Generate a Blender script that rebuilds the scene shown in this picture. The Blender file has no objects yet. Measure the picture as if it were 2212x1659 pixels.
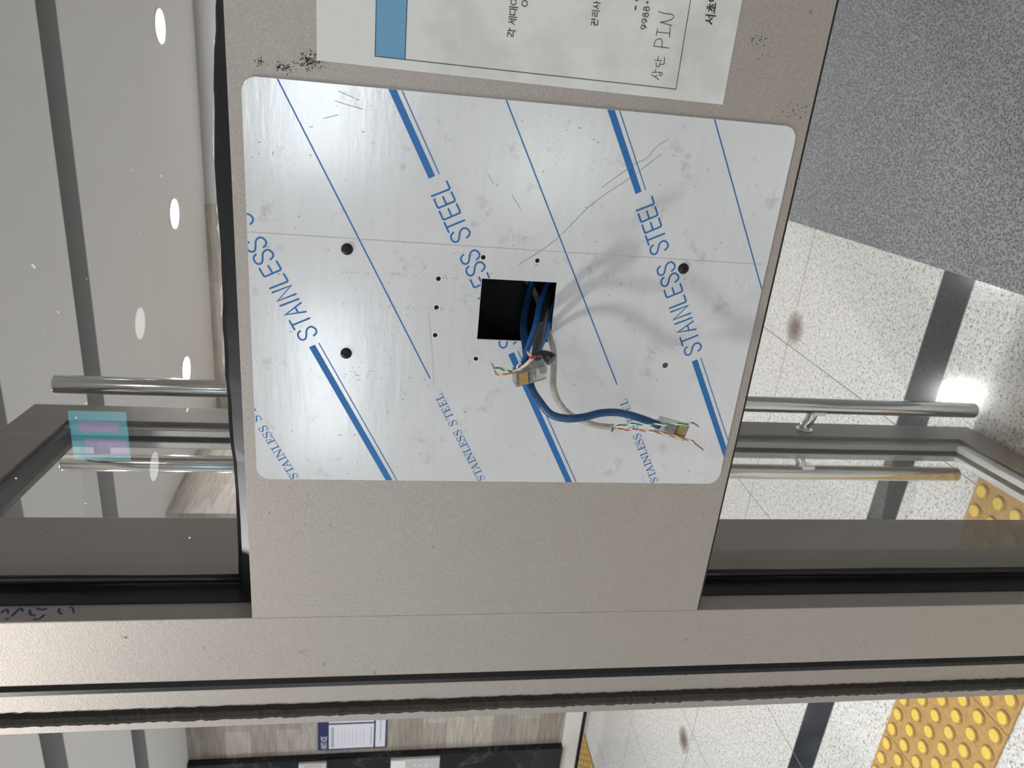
import bpy, bmesh, math, random
from mathutils import Vector, Matrix
random.seed(7)
C = bpy.context.scene.collection
sc = bpy.context.scene

# ------------------------------------------------------------------ camera, world, exposure
cd = bpy.data.cameras.new('camera'); cam = bpy.data.objects.new('camera', cd); C.objects.link(cam)
Rr = Vector((0.91930628, 0.39230278, 0.03121679)); Dd = Vector((0.09233235, -0.13789806, -0.98613329)); Nn = Vector((-0.3825581, 0.90944085, -0.16299279))
cam.matrix_world = Matrix(((Dd.x, Rr.x, -Nn.x, 0.3004), (Dd.y, Rr.y, -Nn.y, -0.5163), (Dd.z, Rr.z, -Nn.z, 1.3086), (0, 0, 0, 1)))
cd.sensor_width = 36; cd.sensor_fit = 'HORIZONTAL'; cd.lens = 26.914; cd.clip_start = 0.01
cd.dof.use_dof = True; cd.dof.focus_distance = 0.55; cd.dof.aperture_fstop = 24
sc.camera = cam
sc.view_settings.view_transform = 'Standard'; sc.view_settings.look = 'None'
sc.view_settings.gamma = 1; sc.view_settings.use_curve_mapping = False
sc.view_settings.exposure = 0.0
sc.cycles.use_denoising = True
sc.cycles.max_bounces = 10; sc.cycles.transparent_max_bounces = 16
sc.cycles.caustics_reflective = False; sc.cycles.caustics_refractive = False
sc.cycles.sample_clamp_indirect = 4

W = bpy.data.worlds.new('daylight'); sc.world = W; W.use_nodes = True
wn = W.node_tree; wn.nodes.clear()
wo = wn.nodes.new('ShaderNodeOutputWorld'); wb = wn.nodes.new('ShaderNodeBackground')
wb.inputs[0].default_value = (0.86, 0.93, 1.0, 1); wb.inputs[1].default_value = 8.0
wn.links.new(wb.outputs[0], wo.inputs[0])
FILL, LOBBY, KEY = 108.0, 262.0, 630.0     # radiance of the ceiling downlights

# ------------------------------------------------------------------ materials
def mat(name, col=(.5, .5, .5), rough=.5, metal=0., spec=.5, emit=None, estr=0., trans=0., ior=1.45, coat=0.):
    m = bpy.data.materials.new(name); m.use_nodes = True
    b = m.node_tree.nodes['Principled BSDF']
    b.inputs['Base Color'].default_value = (*col, 1); b.inputs['Roughness'].default_value = rough
    b.inputs['Metallic'].default_value = metal; b.inputs['Specular IOR Level'].default_value = spec
    b.inputs['Transmission Weight'].default_value = trans; b.inputs['IOR'].default_value = ior
    b.inputs['Coat Weight'].default_value = coat
    if emit: b.inputs['Emission Color'].default_value = (*emit, 1); b.inputs['Emission Strength'].default_value = estr
    return m
class NT:
    def __init__(s, m):
        s.t = m.node_tree; s.b = s.t.nodes['Principled BSDF']
        s.co = s.t.nodes.new('ShaderNodeTexCoord').outputs['Object']
    def n(s, k, **kw):
        x = s.t.nodes.new(k)
        for a, v in kw.items(): setattr(x, a, v)
        return x
    def l(s, a, b): s.t.links.new(a, b)
    def map(s, scale=(1, 1, 1), loc=(0, 0, 0), rot=(0, 0, 0), src=None):
        x = s.n('ShaderNodeMapping'); x.inputs['Scale'].default_value = scale; x.inputs['Location'].default_value = loc; x.inputs['Rotation'].default_value = rot
        s.l(src or s.co, x.inputs[0]); return x.outputs[0]
    def noise(s, scale, detail=2, rough=.5, vec=None):
        x = s.n('ShaderNodeTexNoise'); x.inputs['Scale'].default_value = scale; x.inputs['Detail'].default_value = detail; x.inputs['Roughness'].default_value = rough
        s.l(vec or s.co, x.inputs['Vector']); return x.outputs['Fac']
    def vor(s, scale, vec=None, feature='F1'):
        x = s.n('ShaderNodeTexVoronoi', feature=feature); x.inputs['Scale'].default_value = scale
        s.l(vec or s.co, x.inputs['Vector']); return x.outputs['Distance']
    def ramp(s, fac, stops):
        x = s.n('ShaderNodeValToRGB'); e = x.color_ramp.elements
        while len(e) < len(stops): e.new(.5)
        for i, (p, c) in enumerate(stops):
            e[i].position = p; e[i].color = (*c, 1) if len(c) == 3 else c
        s.l(fac, x.inputs[0]); return x.outputs[0]
    def m(s, op, a, b=0., c=None):
        x = s.n('ShaderNodeMath', operation=op)
        for i, v in enumerate((a, b, c)):
            if v is None: continue
            if isinstance(v, (int, float)): x.inputs[i].default_value = v
            else: s.l(v, x.inputs[i])
        return x.outputs[0]
    def mix(s, fac, a, b, mode='MIX'):
        x = s.n('ShaderNodeMix', data_type='RGBA', blend_type=mode)
        for i, v in ((0, fac), (6, a), (7, b)):
            if isinstance(v, (int, float)): x.inputs[i].default_value = v
            elif isinstance(v, tuple): x.inputs[i].default_value = (*v, 1)
            else: s.l(v, x.inputs[i])
        return x.outputs[2]
    def bump(s, h, strength, dist=.001):
        x = s.n('ShaderNodeBump'); x.inputs['Strength'].default_value = strength; x.inputs['Distance'].default_value = dist
        s.l(h, x.inputs['Height']); s.l(x.outputs[0], s.b.inputs['Normal'])
    def col(s, c): s.l(c, s.b.inputs['Base Color'])
    def xyz(s):
        x = s.n('ShaderNodeSeparateXYZ'); s.l(s.co, x.inputs[0]); return x.outputs

M = {}
def powder(name, c, dirt=.0):
    m = mat(name, c, .44, .42); k = NT(m)
    f = k.noise(900, 3, .6); g = k.noise(3, 3)
    sp = k.noise(55, 4, .7); hi = k.ramp(sp, [(0, (1, 1, 1)), (.29, (1, 1, 1)), (.335, (0, 0, 0)), (1, (0, 0, 0))]) if False else None
    base = k.mix(k.ramp(f, [(.35, (0, 0, 0)), (.65, (1, 1, 1))]), tuple(v * .9 for v in c), tuple(min(1, v * 1.1) for v in c))
    d = k.ramp(k.noise(70, 4, .65), [(0, (.25, .24, .2)), (.26, (.35, .33, .3)), (.31, (1, 1, 1)), (1, (1, 1, 1))])
    k.col(k.mix(1.0, base, d, 'MULTIPLY')); k.bump(f, .35, .0006)
    return m
M['powder'] = powder('champagne_powder_coat', (.355, .318, .288))
M['powder_grey'] = powder('grey_beige_metal', (.30, .278, .26))
M['silver'] = mat('silver_aluminium', (.72, .73, .72), .38, .6)
M['chrome'] = mat('polished_steel', (.72, .72, .70), .09, 1.0)
M['black'] = mat('black_rubber', (.006, .006, .008), .35)
M['blackmatte'] = mat('black_inside', (.012, .013, .013), .8)
M['screw'] = mat('black_screw', (.008, .008, .009), .4, .3)
M['white'] = mat('white_paint', (.78, .78, .76), .5)
M['paper'] = mat('paper', (.60, .60, .58), .6)
k = NT(M['paper']); f = k.noise(14, 4, .6); k.col(k.ramp(f, [(.28, (.47, .47, .45)), (.5, (.62, .62, .60))]))
M['ink'] = mat('black_ink', (.02, .02, .022), .6)
M['inkblue'] = mat('film_print_blue', (.018, .13, .36), .38, .1)
M['headerblue'] = mat('header_blue', (.13, .30, .47), .6)
M['scratch'] = mat('scratch_line', (.16, .16, .15), .6)
M['smear'] = mat('white_sealant', (.75, .74, .72), .6)
M['glow'] = mat('fill_lamp_glow', (1, 1, 1), .5, emit=(1, .98, .95), estr=FILL)
M['glow_lobby'] = mat('lobby_lamp_glow', (1, 1, 1), .5, emit=(1, .985, .96), estr=LOBBY)
M['glow_key'] = mat('near_lamp_glow', (1, 1, 1), .5, emit=(1, .985, .96), estr=KEY)
M['glow_dim'] = mat('dim_lamp_glow', (1, 1, 1), .5, emit=(1, .98, .95), estr=8)
M['navy'] = mat('navy_print', (.015, .02, .10), .5)
M['whiteprint'] = mat('white_print', (.72, .73, .82), .5)
M['greyprint'] = mat('grey_print', (.40, .42, .52), .5)
M['copper'] = mat('copper_strand', (.30, .17, .11), .4, .7)
M['gold'] = mat('gold_contact', (.75, .5, .16), .25, 1.0)
M['bluejacket'] = mat('blue_cable_jacket', (.012, .055, .15), .36)
M['bluejacket2'] = mat('bright_blue_cable_jacket', (.022, .125, .42), .36)
M['greyjacket'] = mat('grey_cable_jacket', (.42, .40, .345), .45)
M['blackjacket'] = mat('black_cable_jacket', (.012, .013, .014), .45)
M['tape'] = mat('black_tape', (.012, .012, .013), .35)
M['sleeve'] = mat('grey_shrink_sleeve', (.035, .036, .038), .42)
for n_, c_ in (('wgreen', (.02, .20, .05)), ('wwhite', (.68, .66, .60)), ('worange', (.50, .14, .035)), ('wred', (.55, .05, .03)), ('wbrown', (.25, .08, .05)), ('wcream', (.62, .56, .42)), ('wblue', (.05, .12, .35))):
    M[n_] = mat('wire_' + n_[1:], c_, .4)
for n_ in ('bluejacket', 'bluejacket2', 'greyjacket'):
    k = NT(M[n_]); c_ = tuple(k.b.inputs['Base Color'].default_value)[:3]
    k.col(k.mix(k.ramp(k.noise(260, 3, .6), [(.3, (0, 0, 0)), (.7, (1, 1, 1))]), tuple(v * .8 for v in c_), tuple(v * 1.2 for v in c_)))

# protective film over steel
m = M['film'] = mat('protective_film', (.60, .61, .62), .2, .18, coat=.5); k = NT(m)
k.b.inputs['Coat Roughness'].default_value = .12
x, y, z = k.xyz()
cl = k.noise(9, 5, .6)
base = k.ramp(cl, [(.3, (.58, .585, .595)), (.7, (.66, .665, .67))])
streak = k.noise(26, 4, .65, k.map((.25, 1, 5)))
base = k.mix(.13, base, k.ramp(streak, [(.35, (.50, .50, .51)), (.6, (.68, .69, .70))]))
v = k.vor(95, k.map((1, 1, 1)))
spk = k.noise(22, 2)
dots = k.m('MULTIPLY', k.m('LESS_THAN', v, .045), k.m('GREATER_THAN', spk, .52))
v2 = k.vor(420); dots2 = k.m('MULTIPLY', k.m('LESS_THAN', v2, .10), k.m('GREATER_THAN', k.noise(13, 3), .55))
base = k.mix(k.m('MULTIPLY', k.m('MAXIMUM', dots, dots2), .75), base, (.10, .10, .095))
sm = k.ramp(k.noise(38, 5, .7), [(.0, (.55, .55, .54)), (.33, (.8, .8, .79)), (.42, (1, 1, 1)), (1, (1, 1, 1))])
k.col(k.mix(1., base, sm, 'MULTIPLY'))
h = k.m('ADD', k.m('MULTIPLY', k.noise(60, 3, .6, k.map((.35, 1, 2.2))), .5), k.m('MULTIPLY', k.noise(900, 2), .12))
k.bump(h, .22, .0012)
M['steeledge'] = mat('bare_steel_edge', (.75, .75, .72), .25, 1.)

# window glass: fresnel mix of clear and mirror
def glass(name, tint=(.972, .974, .974), rough=0.):
    m = bpy.data.materials.new(name); m.use_nodes = True; t = m.node_tree; t.nodes.clear()
    o = t.nodes.new('ShaderNodeOutputMaterial'); mx = t.nodes.new('ShaderNodeMixShader'); tr = t.nodes.new('ShaderNodeBsdfTransparent')
    gl = t.nodes.new('ShaderNodeBsdfGlossy'); gl.inputs['Roughness'].default_value = rough; fr = t.nodes.new('ShaderNodeFresnel'); fr.inputs[0].default_value = 1.5
    tr.inputs[0].default_value = (*tint, 1)
    geo = t.nodes.new('ShaderNodeNewGeometry'); ml = t.nodes.new('ShaderNodeMath'); ml.operation = 'SUBTRACT'; ml.inputs[0].default_value = 1
    t.links.new(geo.outputs['Backfacing'], ml.inputs[1]); m2 = t.nodes.new('ShaderNodeMath'); m2.operation = 'MULTIPLY'
    fr.inputs[0].default_value = 1.55
    t.links.new(ml.outputs[0], m2.inputs[0]); t.links.new(fr.outputs[0], m2.inputs[1])
    t.links.new(m2.outputs[0], mx.inputs[0]); t.links.new(tr.outputs[0], mx.inputs[1]); t.links.new(gl.outputs[0], mx.inputs[2]); t.links.new(mx.outputs[0], o.inputs[0])
    return m
M['glass'] = glass('window_glass')
M['plug'] = mat('clear_plug_plastic', (.96, .97, .93), .16, 0, trans=.82, ior=1.3)

# granite floor with joints and a black stripe
m = M['floor'] = mat('granite_floor', (.5, .5, .5), .11); k = NT(m)
x, y, z = k.xyz()
g1 = k.noise(130, 3, .75); g2 = k.noise(55, 3, .6)
gr = k.ramp(g1, [(.33, (.05, .05, .05)), (.40, (.26, .26, .25)), (.455, (.66, .66, .64)), (.7, (.80, .80, .78))])
gr = k.mix(.25, gr, k.ramp(g2, [(.35, (.42, .42, .41)), (.6, (.78, .78, .76))]))
fine = k.ramp(k.vor(300), [(.0, (.03, .03, .03)), (.21, (.08, .08, .08)), (.28, (1, 1, 1)), (1, (1, 1, 1))])
gr = k.mix(.85, gr, k.mix(1., gr, fine, 'MULTIPLY'))
def near(c, per, off, wd):
    a = k.m('FRACT', k.m('DIVIDE', k.m('SUBTRACT', c, off), per))
    a = k.m('MINIMUM', a, k.m('SUBTRACT', 1., a)); return k.m('LESS_THAN', a, wd / per)
jx = near(x, .575, -.465 - .575 * 20, .0015)
jy = near(y, .6, 1.715 - 12, .0015)
inst = k.m('MULTIPLY', k.m('GREATER_THAN', y, 1.006), k.m('LESS_THAN', y, 1.110))
js = k.m('MAXIMUM', k.m('LESS_THAN', k.m('ABSOLUTE', k.m('SUBTRACT', y, 1.006)), .0015), k.m('LESS_THAN', k.m('ABSOLUTE', k.m('SUBTRACT', y, 1.110)), .0015))
nojy = k.m('LESS_THAN', k.m('ABSOLUTE', k.m('SUBTRACT', y, 1.06)), .2)
jy = k.m('MULTIPLY', jy, k.m('SUBTRACT', 1., nojy))
j = k.m('MAXIMUM', k.m('MAXIMUM', jx, jy), js)
blk = k.ramp(k.noise(420, 2, .8), [(.3, (.012, .014, .016)), (.62, (.035, .04, .045)), (.75, (.16, .17, .18))])
c = k.mix(inst, gr, blk)
for sx, sy in ((-.402, 1.695), (-2.288, 1.771)):
    d_ = k.m('ADD', k.m('POWER', k.m('SUBTRACT', x, sx), 2), k.m('POWER', k.m('SUBTRACT', y, sy), 2))
    d_ = k.m('ADD', d_, k.m('MULTIPLY', k.m('SUBTRACT', k.noise(90, 3), .5), .0003))
    c = k.mix(k.ramp(d_, [(0, (.85, .85, .85)), (.00018, (0, 0, 0))]), c, (.09, .055, .035))
k.col(k.mix(j, c, (.20, .20, .19)))
M['mat'] = mat('coil_mat', (.1, .1, .1), .85); k = NT(M['mat'])
v = k.vor(170); nz = k.noise(330, 3, .75); s_ = k.m('ADD', k.m('MULTIPLY', v, .8), k.m('MULTIPLY', nz, .8))
k.col(k.ramp(s_, [(.3, (.02, .021, .024)), (.55, (.135, .138, .15)), (.95, (.40, .41, .43))])); k.bump(s_, 1., .005)
M['tact'] = mat('tactile_tan', (.42, .26, .085), .7); k = NT(M['tact']); k.col(k.ramp(k.noise(120, 4, .7), [(.3, (.33, .20, .065)), (.7, (.48, .31, .11))]))
M['tactdot'] = mat('tactile_yellow', (.72, .52, .075), .6); k = NT(M['tactdot']); k.col(k.ramp(k.noise(300, 3, .7), [(.3, (.6, .42, .05)), (.7, (.78, .58, .10))]))
M['ceil'] = mat('ceiling_paint', (.80, .80, .79), .7)
M['wall'] = mat('wall_paint', (.50, .49, .49), .6)
m = M['wood'] = mat('wood_look_tile', (.5, .45, .4), .4); k = NT(m)
br = k.n('ShaderNodeTexBrick'); br.inputs['Scale'].default_value = 1; br.inputs['Mortar Size'].default_value = .002; br.inputs['Brick Width'].default_value = .9; br.inputs['Row Height'].default_value = .145
cx = k.n('ShaderNodeCombineXYZ'); x, y, z = k.xyz(); k.l(k.m('ADD', x, y), cx.inputs[0]); k.l(z, cx.inputs[1]); k.l(cx.outputs[0], br.inputs['Vector'])
br.inputs['Color1'].default_value = (.34, .30, .265, 1); br.inputs['Color2'].default_value = (.56, .52, .47, 1); br.inputs['Mortar'].default_value = (.36, .33, .29, 1)
gn = k.noise(5, 5, .65, k.map((1.2, 1.2, 14)))
k.col(k.mix(1., br.outputs[0], k.ramp(gn, [(.3, (.62, .60, .58)), (.7, (1.15, 1.15, 1.15))]), 'MULTIPLY'))
m = M['marble'] = mat('black_marble', (.012, .013, .016), .18); k = NT(m)
vn = k.n('ShaderNodeTexNoise'); vn.inputs['Scale'].default_value = 2.2; vn.inputs['Detail'].default_value = 4; vn.inputs['Distortion'].default_value = 1.4; k.l(k.co, vn.inputs['Vector'])
k.col(k.ramp(k.m('ABSOLUTE', k.m('SUBTRACT', vn.outputs['Fac'], .5)), [(0, (.055, .058, .065)), (.006, (.02, .021, .024)), (.03, (.008, .009, .012))]))
m = M['brush'] = mat('dark_pile', (.05, .043, .036), .95); k = NT(m); f = k.noise(1500, 3, .8, k.map((1, 1, 1)))
k.col(k.ramp(f, [(.35, (.02, .018, .016)), (.7, (.13, .115, .095))])); k.bump(f, 1., .002)
M['leafgreen'] = mat('hedge_leaf', (.20, .34, .06), .6)
M['ground'] = mat('outdoor_paving', (.45, .45, .42), .8)
M['screen'] = mat('teal_screen_light', (.02, .2, .25), .3, emit=(.10, .62, .75), estr=6.5)
M['screenp'] = mat('lilac_screen_light', (.2, .15, .3), .3, emit=(.60, .48, .85), estr=6.5)

# ------------------------------------------------------------------ mesh helpers
def bm_obj(name, bm, material, parent=None, smooth=False):
    me = bpy.data.meshes.new(name); bm.to_mesh(me); bm.free()
    for mm in (material if isinstance(material, (list, tuple)) else [material]): me.materials.append(mm)
    if smooth:
        for p in me.polygons: p.use_smooth = True
    o = bpy.data.objects.new(name, me); C.objects.link(o)
    if parent: o.parent = parent
    return o
def tag(o, label=None, cat=None, group=None, kind=None):
    if label: o['label'] = label
    if cat: o['category'] = cat
    if group: o['group'] = group
    if kind: o['kind'] = kind
    return o
def empty(name, loc=(0, 0, 0)):
    o = bpy.data.objects.new(name, None); C.objects.link(o); o.location = loc; o.empty_display_size = .05; return o
def box(bm, x0, x1, y0, y1, z0, z1, mi=0, bev=0., M4=None):
    r = bmesh.ops.create_cube(bm, size=1); vs = r['verts']
    for v in vs:
        v.co = Vector(((x0 + x1) / 2 + v.co.x * (x1 - x0), (y0 + y1) / 2 + v.co.y * (y1 - y0), (z0 + z1) / 2 + v.co.z * (z1 - z0)))
    fs = list({f for v in vs for f in v.link_faces})
    for f in fs: f.material_index = mi
    if bev:
        es = list({e for v in vs for e in v.link_edges}); r2 = bmesh.ops.bevel(bm, geom=es, offset=bev, segments=2, affect='EDGES', profile=.7)
        vs = list({v for f in r2['faces'] for v in f.verts} | {v for v in vs if v.is_valid})
    if M4 is not None:
        for v in vs: v.co = M4 @ v.co
    return vs
def boxo(name, b, material, parent=None, bev=0.):
    bm = bmesh.new(); box(bm, *b, bev=bev); return bm_obj(name, bm, material, parent)
def struct(o): return tag(o, kind='structure')
def cyl(bm, p0, p1, r, n=24, r1=None, caps=True, mi=0):
    p0, p1 = Vector(p0), Vector(p1); d = p1 - p0; q = d.to_track_quat('Z', 'Y').to_matrix().to_4x4(); q.translation = (p0 + p1) / 2
    res = bmesh.ops.create_cone(bm, cap_ends=caps, segments=n, radius1=r, radius2=r if r1 is None else r1, depth=d.length, matrix=q)
    for f in {f for v in res['verts'] for f in v.link_faces}: f.material_index = mi
    return res['verts']
def catmull(P, sub=8):
    P = [Vector(p) for p in P]; out = []
    Q = [P[0] * 2 - P[1]] + P + [P[-1] * 2 - P[-2]]
    for i in range(1, len(Q) - 2):
        a, b, c, d = Q[i - 1], Q[i], Q[i + 1], Q[i + 2]
        for s in range(sub):
            t = s / sub
            out.append(.5 * (2 * b + (c - a) * t + (2 * a - 5 * b + 4 * c - d) * t * t + (3 * b - a - 3 * c + d) * t ** 3))
    out.append(P[-1]); return out
def tube(bm, pts, rad, n=12, mi=0, flat=None, cap=True):
    """sweep circle along pts; rad = float or list; flat=(axis,scale list) squashes"""
    N_ = len(pts); up = None; rings = []
    for i, p in enumerate(pts):
        t = (pts[min(i + 1, N_ - 1)] - pts[max(i - 1, 0)]).normalized()
        if up is None: up = t.orthogonal().normalized()
        up = (up - t * up.dot(t)).normalized(); sd = t.cross(up)
        r = rad if isinstance(rad, (int, float)) else rad[min(int(i * len(rad) / N_), len(rad) - 1)] if False else (rad if isinstance(rad, (int, float)) else interp(rad, i / (N_ - 1)))
        ring = []
        for k_ in range(n):
            a = 2 * math.pi * k_ / n; o = up * math.cos(a) * r + sd * math.sin(a) * r
            if flat is not None:
                ax = Vector(flat[0]).normalized(); f = interp(flat[1], i / (N_ - 1)); o = o - ax * o.dot(ax) * (1 - f)
            ring.append(bm.verts.new(p + o))
        rings.append(ring)
    for a, b in zip(rings, rings[1:]):
        for k_ in range(n):
            f = bm.faces.new((a[k_], a[(k_ + 1) % n], b[(k_ + 1) % n], b[k_])); f.material_index = mi; f.smooth = True
    if cap:
        bm.faces.new(rings[0][::-1]).material_index = mi; bm.faces.new(rings[-1]).material_index = mi
def interp(L, t):
    x = t * (len(L) - 1); i = min(int(x), len(L) - 2); return L[i] + (L[i + 1] - L[i]) * (x - i)
def twisted(bm, pts, r, sep, pitch, mats, n=7):
    """several strands twisted about one path"""
    P = catmull(pts, 14); dist = 0; L = [0]
    for a, b in zip(P, P[1:]): dist += (b - a).length; L.append(dist)
    up = None; S = [[] for _ in mats]
    for i, p in enumerate(P):
        t = (P[min(i + 1, len(P) - 1)] - P[max(i - 1, 0)]).normalized()
        if up is None: up = t.orthogonal().normalized()
        up = (up - t * up.dot(t)).normalized(); sd = t.cross(up)
        for j_ in range(len(mats)):
            a = L[i] / pitch * 2 * math.pi + 2 * math.pi * j_ / len(mats); S[j_].append(p + (up * math.cos(a) + sd * math.sin(a)) * sep)
    for s_, mi in zip(S, mats): tube(bm, s_, r, n, mi)
def solid_from_outline(name, outer, holes, y0, y1, material, parent=None, bev=0.):
    """plate in the XZ plane between y0 (front) and y1 with holes, via a filled 2D curve"""
    cu = bpy.data.curves.new(name + '_c', 'CURVE'); cu.dimensions = '2D'; cu.fill_mode = 'BOTH'
    for ring in [outer] + holes:
        sp = cu.splines.new('POLY'); sp.points.add(len(ring) - 1); sp.use_cyclic_u = True
        for p, q in zip(sp.points, ring): p.co = (q[0], q[1], 0, 1)
    cu.extrude = (y1 - y0) / 2 - bev; cu.bevel_depth = bev; cu.bevel_resolution = 1; cu.offset = -bev
    t = bpy.data.objects.new('t', cu); C.objects.link(t)
    me = bpy.data.meshes.new_from_object(t.evaluated_get(bpy.context.evaluated_depsgraph_get()))
    me.name = name; bpy.data.objects.remove(t); bpy.data.curves.remove(cu)
    # curve local (x,y,z)->(X, Y=-z.., Z=y); front is +z of curve -> -Y
    me.transform(Matrix(((1, 0, 0, 0), (0, 0, -1, (y0 + y1) / 2), (0, 1, 0, 0), (0, 0, 0, 1))))
    me.materials.clear()
    for mm in (material if isinstance(material, (list, tuple)) else [material]): me.materials.append(mm)
    for p in me.polygons: p.material_index = 0; p.use_smooth = False
    o = bpy.data.objects.new(name, me); C.objects.link(o)
    if parent: o.parent = parent
    return o
def circ(cx_, cz_, r, n=24): return [(cx_ + r * math.cos(2 * math.pi * i / n), cz_ + r * math.sin(2 * math.pi * i / n)) for i in range(n)]
def rrect(x0, x1, z0, z1, r, n=8):
    out = []
    for cx_, cz_, a0 in ((x1 - r, z1 - r, 0), (x0 + r, z1 - r, 90), (x0 + r, z0 + r, 180), (x1 - r, z0 + r, 270)):
        for i in range(n + 1):
            a = math.radians(a0 + 90 * i / n); out.append((cx_ + r * math.cos(a), cz_ + r * math.sin(a)))
    return out
# flat ink strokes in a plane: list of (x,z) polylines drawn at depth y facing -Y
_lift = [0]
def stroke(bm, pts, w, y, round_=True, mi=0):
    """one mitred ribbon with half-round ends; every stroke sits a hair above the last"""
    P = [Vector((p[0], 0, p[1])) for p in pts]
    P = [p for i, p in enumerate(P) if i == 0 or (p - P[i - 1]).length > 1e-7]
    if len(P) < 2: return
    _lift[0] = (_lift[0] + 1) % 40; y = y - _lift[0] * 1.2e-6
    closed = (P[0] - P[-1]).length < 1e-6 and len(P) > 3
    h = w / 2; Lf, Rt = [], []
    for i, p in enumerate(P):
        a = P[i - 1] if i else (P[-2] if closed else None); b = P[i + 1] if i < len(P) - 1 else (P[1] if closed else None)
        d1 = (p - a).normalized() if a is not None else None; d2 = (b - p).normalized() if b is not None else None
        d1 = d1 or d2; d2 = d2 or d1
        n1 = Vector((-d1.z, 0, d1.x)); n2 = Vector((-d2.z, 0, d2.x)); m_ = n1 + n2
        if m_.length < .3: m_ = n1
        m_.normalize(); k_ = h / max(.45, m_.dot(n1))
        Lf.append(p + m_ * k_); Rt.append(p - m_ * k_)
    V = lambda q: bm.verts.new((q.x, y, q.z))
    L2 = [V(q) for q in Lf]; R2 = [V(q) for q in Rt]
    for i in range(len(P) - 1):
        bm.faces.new((R2[i], R2[i + 1], L2[i + 1], L2[i])).material_index = mi
    if round_ and not closed:
        for p, q, la, ra in ((P[0], P[1], L2[0], R2[0]), (P[-1], P[-2], R2[-1], L2[-1])):
            d = (p - q).normalized(); n_ = Vector((la.co.x, 0, la.co.z)) - p; n_.normalize()
            arc = [V(p + (n_ * math.cos(t) + d * math.sin(t)) * h) for t in [math.pi * i / 6 for i in range(1, 6)]]
            bm.faces.new([la] + arc + [ra]).material_index = mi
    bm.faces.index_update()
def smooth2(pts, sub=6): return [(v.x, v.y) for v in catmull([Vector((a, b, 0)) for a, b in pts], sub)]

# ------------------------------------------------------------------ room shell
ZC = 2.39
struct(boxo('floor', (-6, 1.6, -3.2, 4.4, -.1, 0), M['floor']))
# ceiling with two recessed slots running left to right on the lobby side
bm = bmesh.new()
ys = [-3.2, 1.52, 1.67, 2.24, 2.40, 4.4]
for a, b, rec in ((-3.2, 1.52, 0), (1.52, 1.67, 1), (1.67, 2.24, 0), (2.24, 2.40, 1), (2.40, 4.4, 0)):
    if rec:
        box(bm, -6, 1.6, a, b, ZC + .2, ZC + .3, mi=1); box(bm, -6, 1.6, a, a + .004, ZC + .0005, ZC + .2, mi=1); box(bm, -6, 1.6, b - .004, b, ZC + .0005, ZC + .2, mi=1)
    else: box(bm, -6, 1.6, a, b, ZC, ZC + .3)
struct(bm_obj('ceiling', bm, [M['ceil'], mat('slot_grey', (.42, .42, .43), .7)]))  # slot interiors take a darker grey than the ceiling
struct(boxo('wall_back', (-1.95, 1.6, 4.25, 4.4, 0, ZC), M['wall']))
struct(boxo('trim_3', (-1.95, -.62, 4.235, 4.25, 0, ZC), M['wood']))
struct(boxo('wall_return', (-2.1, -1.95, 3.15, 4.25, 0, ZC), M['wood']))
struct(boxo('wall_left', (-3.66, -1.95, 3.0, 3.15, 0, ZC), M['wood']))
struct(boxo('baseboard_left', (-3.9, -1.95, 2.975, 3.0, 0, .125), M['white'], bev=.003))
struct(boxo('dark_gap_strip', (-3.9, -1.95, 2.972, 2.9749, 0, .022), M['black']))  # black strip stands in for the dark gap at the baseboard foot
struct(boxo('baseboard_return', (-1.95, -1.93, 2.975, 4.25, 0, .125), M['white']))
struct(boxo('trim_4', (-3.97, -3.66, 2.955, 3.15, .125, ZC), M['marble']))
struct(boxo('door_2', (-5.2, -3.97, 3.06, 3.12, 0, 2.1), M['silver']))
struct(boxo('wall_lift', (-6, -3.97, 3.03, 3.15, 2.1, ZC), M['marble']))
struct(boxo('wall_far_left', (-6.1, -6, -3.2, 3.15, 0, ZC), M['wall']))
struct(boxo('wall_right', (1.6, 1.7, -3.2, 4.4, 0, ZC), M['wall']))
# screen wall plane: jamb and wall left of the doorway, header over the door
struct(boxo('wall_screen', (-6, -1.25, 0, .15, 0, ZC), M['wall']))
struct(boxo('trim_5', (-1.25, -.194, 0.0, .15, 2.0, ZC), M['powder_grey']))
# camera-side back wall with real openings to the daylight
xs0, xs1 = -6, 1.6
ops = [(-.22, 1.15, 1.40, 1.84), (-1.66, -.84, 1.44, 1.76), (-.30, .10, .35, .85), (-3.4, -2.4, .9, 1.9)]
bm = bmesh.new()
xs = sorted({xs0, xs1} | {o_[0] for o_ in ops} | {o_[1] for o_ in ops}); zs = sorted({0, ZC} | {o_[2] for o_ in ops} | {o_[3] for o_ in ops})
for i in range(len(xs) - 1):
    for j_ in range(len(zs) - 1):
        cx_, cz_ = (xs[i] + xs[i + 1]) / 2, (zs[j_] + zs[j_ + 1]) / 2
        if any(o_[0] < cx_ < o_[1] and o_[2] < cz_ < o_[3] for o_ in ops): continue
        box(bm, xs[i], xs[i + 1], -3.2, -3.05, zs[j_], zs[j_ + 1])
bmesh.ops.remove_doubles(bm, verts=bm.verts, dist=1e-5)
struct(bm_obj('wall_front', bm, M['wall']))
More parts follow.
